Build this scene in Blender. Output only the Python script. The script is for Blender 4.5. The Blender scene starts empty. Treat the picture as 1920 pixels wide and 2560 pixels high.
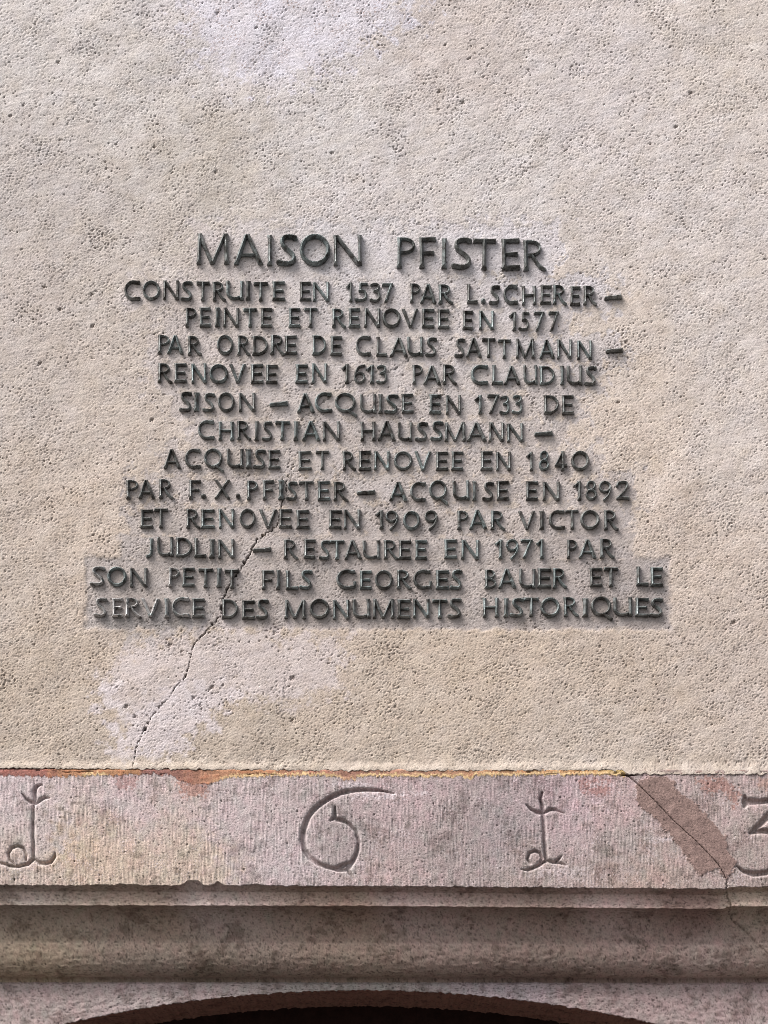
import bpy, math
import numpy as np

# ------------------------------------------------------------------ camera, light, exposure
scene = bpy.context.scene
S = 1.5 / 1920.0                 # metres of wall per photograph pixel
DIST, CAM_Z = 4.0, 1.5           # the wall is the plane y = 0, the street side is -y
Z0 = 2.05                        # height of the lowest bit of wall in the picture
VIEW_H = 2560 * S
cam_data = bpy.data.cameras.new("camera")
cam = bpy.data.objects.new("camera", cam_data)
scene.collection.objects.link(cam)
cam.location = (0, -DIST, CAM_Z)
cam.rotation_euler = (math.radians(90), 0, 0)
cam_data.sensor_fit = 'VERTICAL'
cam_data.sensor_height = 24.0
cam_data.lens = 24.0 * DIST / VIEW_H
cam_data.shift_y = (Z0 + VIEW_H / 2 - CAM_Z) / VIEW_H
cam_data.clip_end = 500
scene.camera = cam
scene.cycles.filter_width = 0.85

SUN_EL, SUN_AZ = 50.0, -58.0     # azimuth measured from straight in front of the wall, minus = left
world = bpy.data.worlds.new("World")
scene.world = world
world.use_nodes = True
wn = world.node_tree
sky = wn.nodes.new("ShaderNodeTexSky")
sky.sky_type = 'NISHITA'
sky.sun_disc = False
sky.sun_elevation = math.radians(SUN_EL)
sky.sun_rotation = math.radians(180 - SUN_AZ)
sky.air_density, sky.dust_density, sky.ozone_density = 1.0, 4.0, 1.0
hs = wn.nodes.new("ShaderNodeHueSaturation")
hs.inputs["Saturation"].default_value = 0.35
bg = wn.nodes["Background"]
bg.inputs["Strength"].default_value = 0.052
wn.links.new(sky.outputs[0], hs.inputs["Color"])
wn.links.new(hs.outputs[0], bg.inputs[0])

sun_data = bpy.data.lights.new("sun", 'SUN')
sun_data.energy = 1.5
sun_data.angle = math.radians(38)
sun_data.color = (1.0, 0.97, 0.955)
sun = bpy.data.objects.new("sun", sun_data)
scene.collection.objects.link(sun)
el, az = math.radians(SUN_EL), math.radians(SUN_AZ)
from mathutils import Vector
to_sun = Vector((math.sin(az) * math.cos(el), -math.cos(az) * math.cos(el), math.sin(el)))
sun.rotation_euler = (-to_sun).to_track_quat('-Z', 'Y').to_euler()
sun.location = to_sun * 20

vs = scene.view_settings
vs.view_transform = 'Standard'
vs.look = 'None'
vs.gamma = 1
vs.exposure = 2.04
vs.use_curve_mapping = False

# ------------------------------------------------------------------ helpers
rng = np.random.default_rng(7)
COL = scene.collection


def wx(px, y=0.0):
    """photograph column -> x at depth y"""
    return (np.asarray(px, float) - 960) * S * (DIST + y) / DIST


def wz(py, y=0.0):
    """photograph row -> height at depth y"""
    z = Z0 + (2560 - np.asarray(py, float)) * S
    return CAM_Z + (z - CAM_Z) * (DIST + y) / DIST


def lin(rgb):
    c = np.asarray(rgb, float) / 255.0
    return np.where(c <= 0.04045, c / 12.92, ((c + 0.055) / 1.055) ** 2.4)


def smooth(e0, e1, v):
    t = np.clip((v - e0) / (e1 - e0), 0, 1)
    return t * t * (3 - 2 * t)


def noise(shape, step, wl, aniso=1.0, ang=0.0, bw=0.5, seed=0):
    """unit-variance band noise on a regular grid (rows = z, cols = x); wl in metres"""
    r = np.random.default_rng(seed)
    n0, n1 = shape
    f0 = np.fft.fftfreq(n0, step)[:, None]
    f1 = np.fft.rfftfreq(n1, step)[None, :]
    ca, sa = math.cos(ang), math.sin(ang)
    u = (f1 * ca + f0 * sa) * aniso
    v = (-f1 * sa + f0 * ca)
    k = np.sqrt(u * u + v * v) * wl
    with np.errstate(divide='ignore'):
        g = np.exp(-(np.log(np.maximum(k, 1e-9)) ** 2) / (2 * bw * bw))
    a = np.fft.irfft2(np.fft.rfft2(r.standard_normal(shape)) * g, s=shape)
    a -= a.mean()
    return a / a.std()


base_noise = noise


def link(name, mesh, mat=None, parent=None):
    o = bpy.data.objects.new(name, mesh)
    COL.objects.link(o)
    if mat:
        mesh.materials.append(mat)
    if parent:
        o.parent = parent
    return o


def tag(o, label=None, cat=None, group=None, kind=None):
    for k, v in (("label", label), ("category", cat), ("group", group), ("kind", kind)):
        if v:
            o[k] = v
    return o


def raw_mesh(name, co, quads, tint=None):
    me = bpy.data.meshes.new(name)
    n, m = len(co), len(quads)
    k = quads.shape[1]
    me.vertices.add(n)
    me.vertices.foreach_set("co", np.ascontiguousarray(co, dtype=np.float32).ravel())
    me.loops.add(m * k)
    me.loops.foreach_set("vertex_index", np.ascontiguousarray(quads, dtype=np.int32).ravel())
    me.polygons.add(m)
    me.polygons.foreach_set("loop_start", np.arange(0, m * k, k, dtype=np.int32))
    me.update(calc_edges=True)
    if tint is not None:
        at = me.attributes.new("tint", 'FLOAT_COLOR', 'POINT')
        c = np.ones((n, 4), np.float32)
        c[:, :3] = tint
        at.data.foreach_set("color", c.ravel())
    return me


def grid_quads(nr, nc):
    idx = np.arange(nr * nc).reshape(nr, nc)
    return np.stack([idx[:-1, :-1], idx[1:, :-1], idx[1:, 1:], idx[:-1, 1:]], -1).reshape(-1, 4)


def sub_mesh(name, co, quads, tint):
    used, inv = np.unique(quads.ravel(), return_inverse=True)
    return raw_mesh(name, co[used], inv.reshape(quads.shape), tint[used])


def polyline_dist(X, Z, pts):
    """distance to a polyline (and the parameter 0..1 along it)"""
    best = np.full(X.shape, 1e9)
    par = np.zeros(X.shape)
    n = len(pts) - 1
    for i in range(n):
        (x0, z0), (x1, z1) = pts[i], pts[i + 1]
        dx, dz = x1 - x0, z1 - z0
        L2 = dx * dx + dz * dz + 1e-12
        t = np.clip(((X - x0) * dx + (Z - z0) * dz) / L2, 0, 1)
        d = np.hypot(X - x0 - t * dx, Z - z0 - t * dz)
        m = d < best
        best[m] = d[m]
        par[m] = (i + t[m]) / n
    return best, par


def in_poly(X, Z, poly):
    """signed distance to a polygon, negative inside"""
    d, _ = polyline_dist(X, Z, list(poly) + [poly[0]])
    inside = np.zeros(X.shape, bool)
    n = len(poly)
    for i in range(n):
        x0, z0 = poly[i]
        x1, z1 = poly[(i + 1) % n]
        c = (z0 > Z) != (z1 > Z)
        with np.errstate(divide='ignore', invalid='ignore'):
            xi = (x1 - x0) * (Z - z0) / (z1 - z0 + 1e-12) + x0
        inside ^= c & (X < xi)
    return np.where(inside, -d, d)


def blend_points(PX, PY, pts, power=2.6, soft=120.0):
    """smooth colour field from (px, py, (r, g, b)) samples"""
    acc = np.zeros(PX.shape + (3,))
    tot = np.zeros(PX.shape)
    for x, y, c in pts:
        w = 1.0 / ((PX - x) ** 2 + (PY - y) ** 2 + soft ** 2) ** (power / 2)
        acc += w[..., None] * lin(c)
        tot += w
    return acc / tot[..., None]


# ------------------------------------------------------------------ materials
class Nodes:
    def __init__(self, name):
        self.m = bpy.data.materials.new(name)
        self.m.use_nodes = True
        self.t = self.m.node_tree
        self.b = self.t.nodes["Principled BSDF"]
        self.co = self.t.nodes.new("ShaderNodeTexCoord").outputs["Object"]

    def n(self, typ, **kw):
        nd = self.t.nodes.new(typ)
        for k, v in kw.items():
            if hasattr(nd, k):
                setattr(nd, k, v)
            else:
                nd.inputs[k].default_value = v
        return nd

    def l(self, a, b):
        self.t.links.new(a, b)

    def noise(self, scale, detail=4, rough=0.6, vec=None):
        nd = self.n("ShaderNodeTexNoise")
        nd.inputs["Scale"].default_value = scale
        nd.inputs["Detail"].default_value = detail
        nd.inputs["Roughness"].default_value = rough
        self.l(vec or self.co, nd.inputs["Vector"])
        return nd.outputs["Fac"]

    def ramp(self, src, stops):
        r = self.n("ShaderNodeValToRGB")
        e = r.color_ramp.elements
        while len(e) < len(stops):
            e.new(0.5)
        for el_, (p, c) in zip(e, stops):
            el_.position = p
            el_.color = (c, c, c, 1) if not hasattr(c, '__len__') else (*c, 1)
        self.l(src, r.inputs[0])
        return r.outputs["Color"]

    def mix(self, mode, fac, a, b):
        m = self.n("ShaderNodeMix", data_type='RGBA', blend_type=mode)
        for sock, v in ((m.inputs["Factor"], fac), (m.inputs[6], a), (m.inputs[7], b)):
            if hasattr(v, 'is_output'):
                self.l(v, sock)
            elif hasattr(v, '__len__'):
                sock.default_value = (*v, 1)
            else:
                sock.default_value = v
        return m.outputs[2]

    def bump(self, src, dist, strength=1.0, prev=None):
        bp = self.n("ShaderNodeBump")
        bp.inputs["Distance"].default_value = dist
        bp.inputs["Strength"].default_value = strength
        self.l(src, bp.inputs["Height"])
        if prev:
            self.l(prev, bp.inputs["Normal"])
        return bp.outputs[0]

    def stretched(self, sx, sy, sz):
        mp = self.n("ShaderNodeMapping")
        mp.inputs["Scale"].default_value = (sx, sy, sz)
        self.l(self.co, mp.inputs["Vector"])
        return mp.outputs[0]


def tint_out(N):
    a = N.n("ShaderNodeAttribute", attribute_name="tint")
    return a.outputs["Color"]


def mat_plaster():
    N = Nodes("plaster")
    c = tint_out(N)
    f = N.ramp(N.noise(420, 3, 0.7), [(0.3, 0.86), (0.7, 1.12)])
    c = N.mix('MULTIPLY', 1.0, c, f)
    g = N.ramp(N.noise(38, 4, 0.6), [(0.35, (0.95, 0.93, 0.92)), (0.65, (1.04, 1.04, 1.03))])
    c = N.mix('MULTIPLY', 1.0, c, g)
    N.l(c, N.b.inputs["Base Color"])
    N.b.inputs["Roughness"].default_value = 0.92
    N.b.inputs["Specular IOR Level"].default_value = 0.15
    N.l(N.bump(N.noise(520, 3, 0.65), 0.0016, 0.6), N.b.inputs["Normal"])
    return N.m


def mat_stone():
    N = Nodes("sandstone")
    c = tint_out(N)
    f = N.ramp(N.noise(600, 3, 0.8), [(0.28, 0.70), (0.5, 1.0), (0.74, 1.28)])
    c = N.mix('MULTIPLY', 1.0, c, f)
    g = N.ramp(N.noise(70, 5, 0.65), [(0.3, (0.88, 0.86, 0.87)), (0.7, (1.1, 1.09, 1.08))])
    c = N.mix('MULTIPLY', 1.0, c, g)
    N.l(c, N.b.inputs["Base Color"])
    N.b.inputs["Roughness"].default_value = 0.9
    N.b.inputs["Specular IOR Level"].default_value = 0.2
    N.l(N.bump(N.noise(480, 4, 0.7), 0.002, 0.55), N.b.inputs["Normal"])
    return N.m


def mat_bronze():
    N = Nodes("weathered_bronze")
    info = N.n("ShaderNodeObjectInfo")
    # every letter gets its own patch of the patina
    add = N.n("ShaderNodeVectorMath", operation='ADD')
    comb = N.n("ShaderNodeCombineXYZ")
    for i in range(3):
        N.l(info.outputs["Random"], comb.inputs[i])
    sc = N.n("ShaderNodeVectorMath", operation='SCALE')
    sc.inputs["Scale"].default_value = 7.0
    N.l(comb.outputs[0], sc.inputs[0])
    N.l(N.co, add.inputs[0])
    N.l(sc.outputs[0], add.inputs[1])
    v = add.outputs[0]
    pat = N.ramp(N.noise(70, 5, 0.65, v), [(0.36, 0.0), (0.66, 1.0)])
    c = N.mix('MIX', pat, (0.044, 0.038, 0.033), (0.28, 0.298, 0.293))
    fine = N.ramp(N.noise(900, 2, 0.7, v), [(0.3, 0.75), (0.7, 1.25)])
    c = N.mix('MULTIPLY', 1.0, c, fine)
    tone = N.ramp(info.outputs["Random"], [(0.0, (0.8, 0.78, 0.76)), (0.5, (1.0, 1.0, 1.0)), (1.0, (1.08, 1.2, 1.22))])
    c = N.mix('MULTIPLY', 1.0, c, tone)
    # lime runs left on some letters
    lime = N.n("ShaderNodeAttribute", attribute_name="lime", attribute_type='OBJECT')
    spot = N.ramp(N.noise(150, 4, 0.7, v), [(0.42, 0.0), (0.52, 1.0)])
    mul = N.n("ShaderNodeMath", operation='MULTIPLY')
    N.l(lime.outputs["Fac"], mul.inputs[0])
    N.l(spot, mul.inputs[1])
    c = N.mix('MIX', mul.outputs[0], c, (0.5, 0.48, 0.47))
    N.l(c, N.b.inputs["Base Color"])
    N.b.inputs["Metallic"].default_value = 0.7
    N.b.inputs["Roughness"].default_value = 0.48
    N.l(N.bump(N.noise(500, 3, 0.7, v), 0.0012, 0.45), N.b.inputs["Normal"])
    return N.m


def mat_plain(name, col, scale, amp, rough=0.9):
    N = Nodes(name)
    f = N.ramp(N.noise(scale, 5, 0.65), [(0.3, 1 - amp), (0.7, 1 + amp)])
    N.l(N.mix('MULTIPLY', 1.0, col, f), N.b.inputs["Base Color"])
    N.b.inputs["Roughness"].default_value = rough
    N.l(N.bump(N.noise(scale * 3, 3), 0.004, 0.4), N.b.inputs["Normal"])
    return N.m


M_PLASTER, M_STONE, M_BRONZE = mat_plaster(), mat_stone(), mat_bronze()
M_STREET = mat_plain("street_paving", (0.055, 0.052, 0.05), 6, 0.35)
M_WOOD = mat_plain("dark_wood", (0.026, 0.013, 0.011), 30, 0.4, 0.7)

M_WOOD.node_tree.nodes["Principled BSDF"].inputs["Specular IOR Level"].default_value = 0.05

# ------------------------------------------------------------------ street
g = 200.0
st = link("street", raw_mesh("street", np.array([(-g, -g, 0), (g, -g, 0), (g, g, 0), (-g, g, 0)]),
                             np.array([[0, 1, 2, 3]])), M_STREET)
tag(st, "grey paved street below the house wall", kind="structure")

# ------------------------------------------------------------------ lines of the inscription (photo pixels)
# row crops were read at three times the size: (column offset, row offset)
A, B, C = 200, 700, 1150
LINES = [
    # baseline points, cap height, [(text of word, [(char, x0, x1)...])]
    dict(base=[(500, 664), (900, 667), (990, 671), (1380, 679)], H=75, k=3.318, words=[
        [(460, c, a, b) for c, a, b in (("M", 98, 390), ("A", 415, 668), ("I", 687, 745), ("S", 778, 940), ("O", 960, 1225), ("N", 1238, 1488))],
        [(920, c, a, b) for c, a, b in (("P", 233, 400), ("F", 422, 580), ("I", 605, 665), ("S", 703, 868), ("T", 865, 1068), ("E", 1105, 1272), ("R", 1285, 1478))]]),
    dict(base=[(311, 752), (700, 753), (900, 757), (1490, 765)], words=[
        [(A, c, a, b) for c, a, b in (("C", 333, 462), ("O", 470, 612), ("N", 622, 752), ("S", 762, 850), ("T", 870, 978), ("R", 993, 1098), ("U", 1096, 1234), ("I", 1240, 1288), ("T", 1300, 1418), ("E", 1440, 1545))],
        [(B, "E", 145, 240), (B, "N", 245, 380)],
        [(B, "1", 500, 553), (B, "5", 568, 665), (B, "3", 680, 765), (B, "7", 765, 860)],
        [(B, "P", 972, 1060), (B, "A", 1052, 1180), (B, "R", 1185, 1300)],
        [(B, "L", 1398, 1490), (B, ".", 1505, 1550)],
        [(C, c, a, b) for c, a, b in (("S", 222, 303), ("C", 325, 443), ("H", 460, 580), ("E", 597, 690), ("R", 692, 802), ("E", 822, 908), ("R", 920, 1028))],
        [(C, "-", 1080, 1220)]]),
    dict(base=[(463, 819), (1050, 820), (1170, 826), (1400, 829)], words=[
        [(A, c, a, b) for c, a, b in (("P", 788, 882), ("E", 895, 990), ("I", 1010, 1060), ("N", 1072, 1200), ("T", 1225, 1335), ("E", 1352, 1450))],
        [(B, "E", 62, 160), (B, "T", 180, 288)],
        [(B, c, a, b) for c, a, b in (("R", 388, 498), ("E", 512, 608), ("N", 628, 758), ("O", 768, 915), ("V", 912, 1045), ("E", 1060, 1165), ("E", 1180, 1278))],
        [(B, "E", 1365, 1455), (B, "N", 1490, 1612)],
        [(C, "1", 370, 430), (C, "5", 445, 525), (C, "7", 550, 640), (C, "7", 660, 748)]]),
    dict(base=[(395, 887), (700, 889), (940, 892), (1200, 896), (1480, 900)], words=[
        [(A, "P", 580, 680), (A, "A", 655, 785), (A, "R", 808, 915)],
        [(A, c, a, b) for c, a, b in (("O", 1027, 1160), ("R", 1178, 1280), ("D", 1290, 1418), ("R", 1425, 1540), ("E", 1535, 1638))],
        [(B, "D", 240, 355), (B, "E", 375, 472)],
        [(B, c, a, b) for c, a, b in (("C", 567, 690), ("L", 718, 810), ("A", 825, 965), ("U", 955, 1083), ("S", 1096, 1180))],
        [(B, "S", 1312, 1390), (B, "A", 1395, 1520)] + [(C, c, a, b) for c, a, b in (("T", 162, 272), ("T", 280, 388), ("M", 415, 570), ("A", 595, 718), ("N", 725, 845), ("N", 875, 998))],
        [(C, "-", 1090, 1228)]]),
    dict(base=[(395, 959), (760, 960), (1050, 962), (1490, 965)], words=[
        [(A, c, a, b) for c, a, b in (("R", 580, 695), ("E", 705, 808), ("N", 835, 960), ("O", 970, 1120), ("V", 1118, 1252), ("E", 1280, 1385), ("E", 1390, 1490))],
        [(B, "E", 112, 215), (B, "N", 235, 360)],
        [(B, "1", 465, 525), (B, "6", 550, 645), (B, "1", 650, 715), (B, "3", 730, 815)],
        [(B, "P", 990, 1080), (B, "A", 1075, 1215), (B, "R", 1215, 1330)],
        [(C, c, a, b) for c, a, b in (("C", 78, 218), ("L", 235, 330), ("A", 330, 460), ("U", 475, 588), ("D", 594, 720), ("I", 748, 790), ("U", 800, 925), ("S", 938, 1025))]]),
    dict(base=[(455, 1030), (750, 1033), (1000, 1035), (1435, 1038)], words=[
        [(A, c, a, b) for c, a, b in (("S", 752, 845), ("I", 850, 905), ("S", 925, 1015), ("O", 1035, 1170), ("N", 1190, 1325))],
        [(A, "-", 1420, 1568)],
        [(B, c, a, b) for c, a, b in (("A", 130, 268), ("C", 262, 400), ("Q", 412, 590), ("U", 600, 730), ("I", 735, 780), ("S", 790, 890), ("E", 910, 1010))],
        [(B, "E", 1115, 1215), (B, "N", 1240, 1365)],
        [(B, "1", 1465, 1525), (B, "7", 1550, 1650), (C, "3", 302, 380), (C, "3", 395, 478)],
        [(C, "D", 625, 750), (C, "E", 760, 860)]]),
    dict(base=[(495, 1101), (720, 1103), (1100, 1104), (1310, 1107)], words=[
        [(A, c, a, b) for c, a, b in (("C", 885, 1018), ("H", 1035, 1165), ("R", 1178, 1285), ("I", 1305, 1350), ("S", 1372, 1450), ("T", 1462, 1580), ("I", 1598, 1645))] +
        [(B, "A", 168, 310), (B, "N", 318, 460)],
        [(B, c, a, b) for c, a, b in (("H", 600, 728), ("A", 735, 875), ("U", 880, 1000), ("S", 1020, 1110), ("S", 1135, 1228), ("M", 1230, 1405))] +
        [(C, "A", 52, 208), (C, "N", 212, 335), (C, "N", 350, 485)],
        [(C, "-", 555, 702)]]),
    dict(base=[(410, 1172), (700, 1173), (760, 1177), (1475, 1179)], words=[
        [(A, c, a, b) for c, a, b in (("A", 628, 765), ("C", 788, 915), ("Q", 930, 1090), ("U", 1100, 1234), ("I", 1240, 1300), ("S", 1306, 1395), ("E", 1410, 1510))],
        [(B, "E", 135, 245), (B, "T", 265, 375)],
        [(B, c, a, b) for c, a, b in (("R", 468, 572), ("E", 587, 690), ("N", 702, 830), ("O", 850, 1000), ("V", 1005, 1140), ("E", 1165, 1270), ("E", 1280, 1380))],
        [(B, "E", 1500, 1600), (B, "N", 1618, 1740)],
        [(C, "1", 502, 556), (C, "8", 588, 675), (C, "4", 705, 812), (C, "0", 830, 975)]]),
    dict(base=[(315, 1248), (700, 1250), (860, 1254), (1300, 1252), (1575, 1252)], words=[
        [(A, "P", 345, 450), (A, "A", 440, 572), (A, "R", 590, 702)],
        [(A, "F", 815, 915), (A, ".", 905, 955), (A, "X", 1000, 1140), (A, ".", 1168, 1210)] +
        [(A, "P", 1250, 1345), (A, "F", 1368, 1465), (A, "I", 1483, 1540)] +
        [(B, c, a, b) for c, a, b in (("S", 52, 135), ("T", 143, 262), ("E", 280, 385), ("R", 398, 512))],
        [(B, "-", 575, 720)],
        [(B, c, a, b) for c, a, b in (("A", 820, 962), ("C", 972, 1100), ("Q", 1115, 1270), ("U", 1295, 1430), ("I", 1440, 1483), ("S", 1522, 1605), ("E", 1622, 1725))],
        [(C, "E", 490, 590), (C, "N", 615, 755)],
        [(C, "1", 858, 918), (C, "8", 940, 1035), (C, "9", 1038, 1145), (C, "2", 1168, 1278)]]),
    dict(base=[(355, 1321), (700, 1322), (900, 1325), (1540, 1325)], words=[
        [(A, "E", 450, 555), (A, "T", 555, 668)],
        [(A, c, a, b) for c, a, b in (("R", 795, 905), ("E", 905, 1018), ("N", 1040, 1168), ("O", 1195, 1325), ("V", 1340, 1485), ("E", 1490, 1598), ("E", 1620, 1730))],
        [(B, "E", 362, 468), (B, "N", 475, 612)],
        [(B, "1", 722, 785), (B, "9", 788, 895), (B, "0", 920, 1058), (B, "9", 1080, 1190)],
        [(B, "P", 1325, 1420), (B, "A", 1420, 1560), (C, "R", 225, 340)],
        [(C, c, a, b) for c, a, b in (("V", 435, 570), ("I", 590, 640), ("C", 665, 795), ("T", 790, 898), ("O", 900, 1055), ("R", 1075, 1190))]]),
    dict(base=[(365, 1393), (700, 1398), (900, 1400), (1200, 1398), (1530, 1397)], words=[
        [(A, c, a, b) for c, a, b in (("J", 490, 558), ("U", 580, 710), ("D", 715, 850), ("L", 855, 955), ("I", 965, 1022), ("N", 1035, 1168))],
        [(A, "-", 1295, 1440)],
        [(B, c, a, b) for c, a, b in (("R", 25, 138), ("E", 175, 272), ("S", 298, 380), ("T", 372, 490), ("A", 485, 622), ("U", 620, 760), ("R", 775, 890), ("E", 885, 990), ("E", 1010, 1110))],
        [(B, "E", 1228, 1335), (B, "N", 1355, 1500)],
        [(C, "1", 265, 327), (C, "9", 345, 450), (C, "7", 450, 550), (C, "1", 578, 637)],
        [(C, "P", 797, 885), (C, "A", 890, 1030), (C, "R", 1045, 1160)]]),
    dict(base=[(230, 1466), (560, 1470), (660, 1475), (1100, 1474), (1220, 1472), (1430, 1470), (1600, 1466)], words=[
        [(A, "S", 82, 190), (A, "O", 205, 360), (A, "N", 372, 515)],
        [(A, c, a, b) for c, a, b in (("P", 660, 755), ("E", 765, 868), ("T", 885, 1005), ("I", 1020, 1072), ("T", 1085, 1205))],
        [(A, "F", 1360, 1460), (A, "I", 1468, 1512), (A, "L", 1543, 1645), (B, "S", 152, 245)],
        [(B, c, a, b) for c, a, b in (("G", 420, 578), ("E", 595, 695), ("O", 712, 855), ("R", 872, 988), ("G", 997, 1145), ("E", 1165, 1275), ("S", 1283, 1370))],
        [(C, c, a, b) for c, a, b in (("B", 180, 280), ("A", 288, 430), ("U", 440, 572), ("E", 575, 690), ("R", 692, 805))],
        [(C, "E", 970, 1075), (C, "T", 1075, 1192)],
        [(C, "L", 1318, 1420), (C, "E", 1425, 1530)]]),
    dict(base=[(240, 1543), (520, 1545), (600, 1548), (930, 1548), (1120, 1545), (1200, 1543), (1640, 1542)], words=[
        [(A, c, a, b) for c, a, b in (("S", 110, 205), ("E", 240, 330), ("R", 335, 460), ("V", 458, 605), ("I", 630, 680), ("C", 688, 830), ("E", 838, 942))],
        [(A, "D", 1060, 1195), (A, "E", 1212, 1320), (A, "S", 1328, 1420)],
        [(B, c, a, b) for c, a, b in (("M", 28, 205), ("O", 222, 380), ("N", 395, 530), ("U", 545, 686), ("M", 690, 870), ("E", 875, 985), ("N", 995, 1130), ("T", 1140, 1262), ("S", 1265, 1365))],
        [(C, c, a, b) for c, a, b in (("H", 165, 300), ("I", 322, 370), ("S", 380, 480), ("T", 478, 595), ("O", 600, 755), ("R", 775, 890), ("I", 912, 970), ("Q", 980, 1155), ("U", 1150, 1300), ("E", 1308, 1420), ("S", 1425, 1525))]]),
]
NAMES = {(0, 1), (1, 4), (1, 5), (3, 3), (3, 4), (4, 4), (5, 0), (6, 0), (6, 1), (8, 1), (9, 5), (10, 0), (11, 3), (11, 4)}

# ------------------------------------------------------------------ glyphs: strokes with a ridge, like a roof
def seg_f(X, Z, p, q, w0, w1, first, last, flare):
    dx, dz = q[0] - p[0], q[1] - p[1]
    L = math.hypot(dx, dz) + 1e-9
    t = ((X - p[0]) * dx + (Z - p[1]) * dz) / (L * L)
    perp = np.abs((X - p[0]) * dz - (Z - p[1]) * dx) / L
    tc = np.clip(t, 0, 1)
    w = w0 + (w1 - w0) * tc
    if flare:
        w = w * (1 + flare * np.abs(2 * tc - 1) ** 5)
    f = w - perp
    lo, hi = t * L, (1 - t) * L
    if not first:
        d = np.hypot(X - p[0], Z - p[1])
        f = np.where(t < 0, w0 - d, f)
        lo = np.full_like(X, 9.0)
    if not last:
        d = np.hypot(X - q[0], Z - q[1])
        f = np.where(t > 1, w1 - d, f)
        hi = np.full_like(X, 9.0)
    return np.minimum(np.minimum(f, lo), hi)


def stroke(X, Z, pts, w, flare=0.0):
    ws = w if hasattr(w, '__len__') else [w] * len(pts)
    out = np.full(X.shape, -9.0)
    n = len(pts) - 1
    for i in range(n):
        out = np.maximum(out, seg_f(X, Z, pts[i], pts[i + 1], ws[i], ws[i + 1], i == 0, i == n - 1, flare if n == 1 else 0))
    return out


def arc(cx, cy, rx, ry, a0, a1, n=26):
    return [(cx + rx * math.cos(math.radians(a0 + (a1 - a0) * i / n)), cy + ry * math.sin(math.radians(a0 + (a1 - a0) * i / n))) for i in range(n + 1)]


def ring(X, Z, cx, cy, rx, ry, w):
    """closed elliptical ring, outer radii rx, ry"""
    k = np.hypot((X - cx) / (rx - w), (Z - cy) / (ry - w))
    ang = np.arctan2((Z - cy) / (ry - w), (X - cx) / (rx - w))
    loc = np.hypot((rx - w) * np.cos(ang), (ry - w) * np.sin(ang))
    return w - np.abs(k - 1) * loc


def tap(n, w, e0=1.0, e1=1.0, mid=1.0):
    """half widths along an arc: ends e0 and e1, middle mid"""
    r = []
    for i in range(n + 1):
        t = i / n
        r.append(w * (mid + (e0 - mid) * max(0, 1 - 4 * t) ** 2 + (e1 - mid) * max(0, 4 * t - 3) ** 2))
    return r


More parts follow.
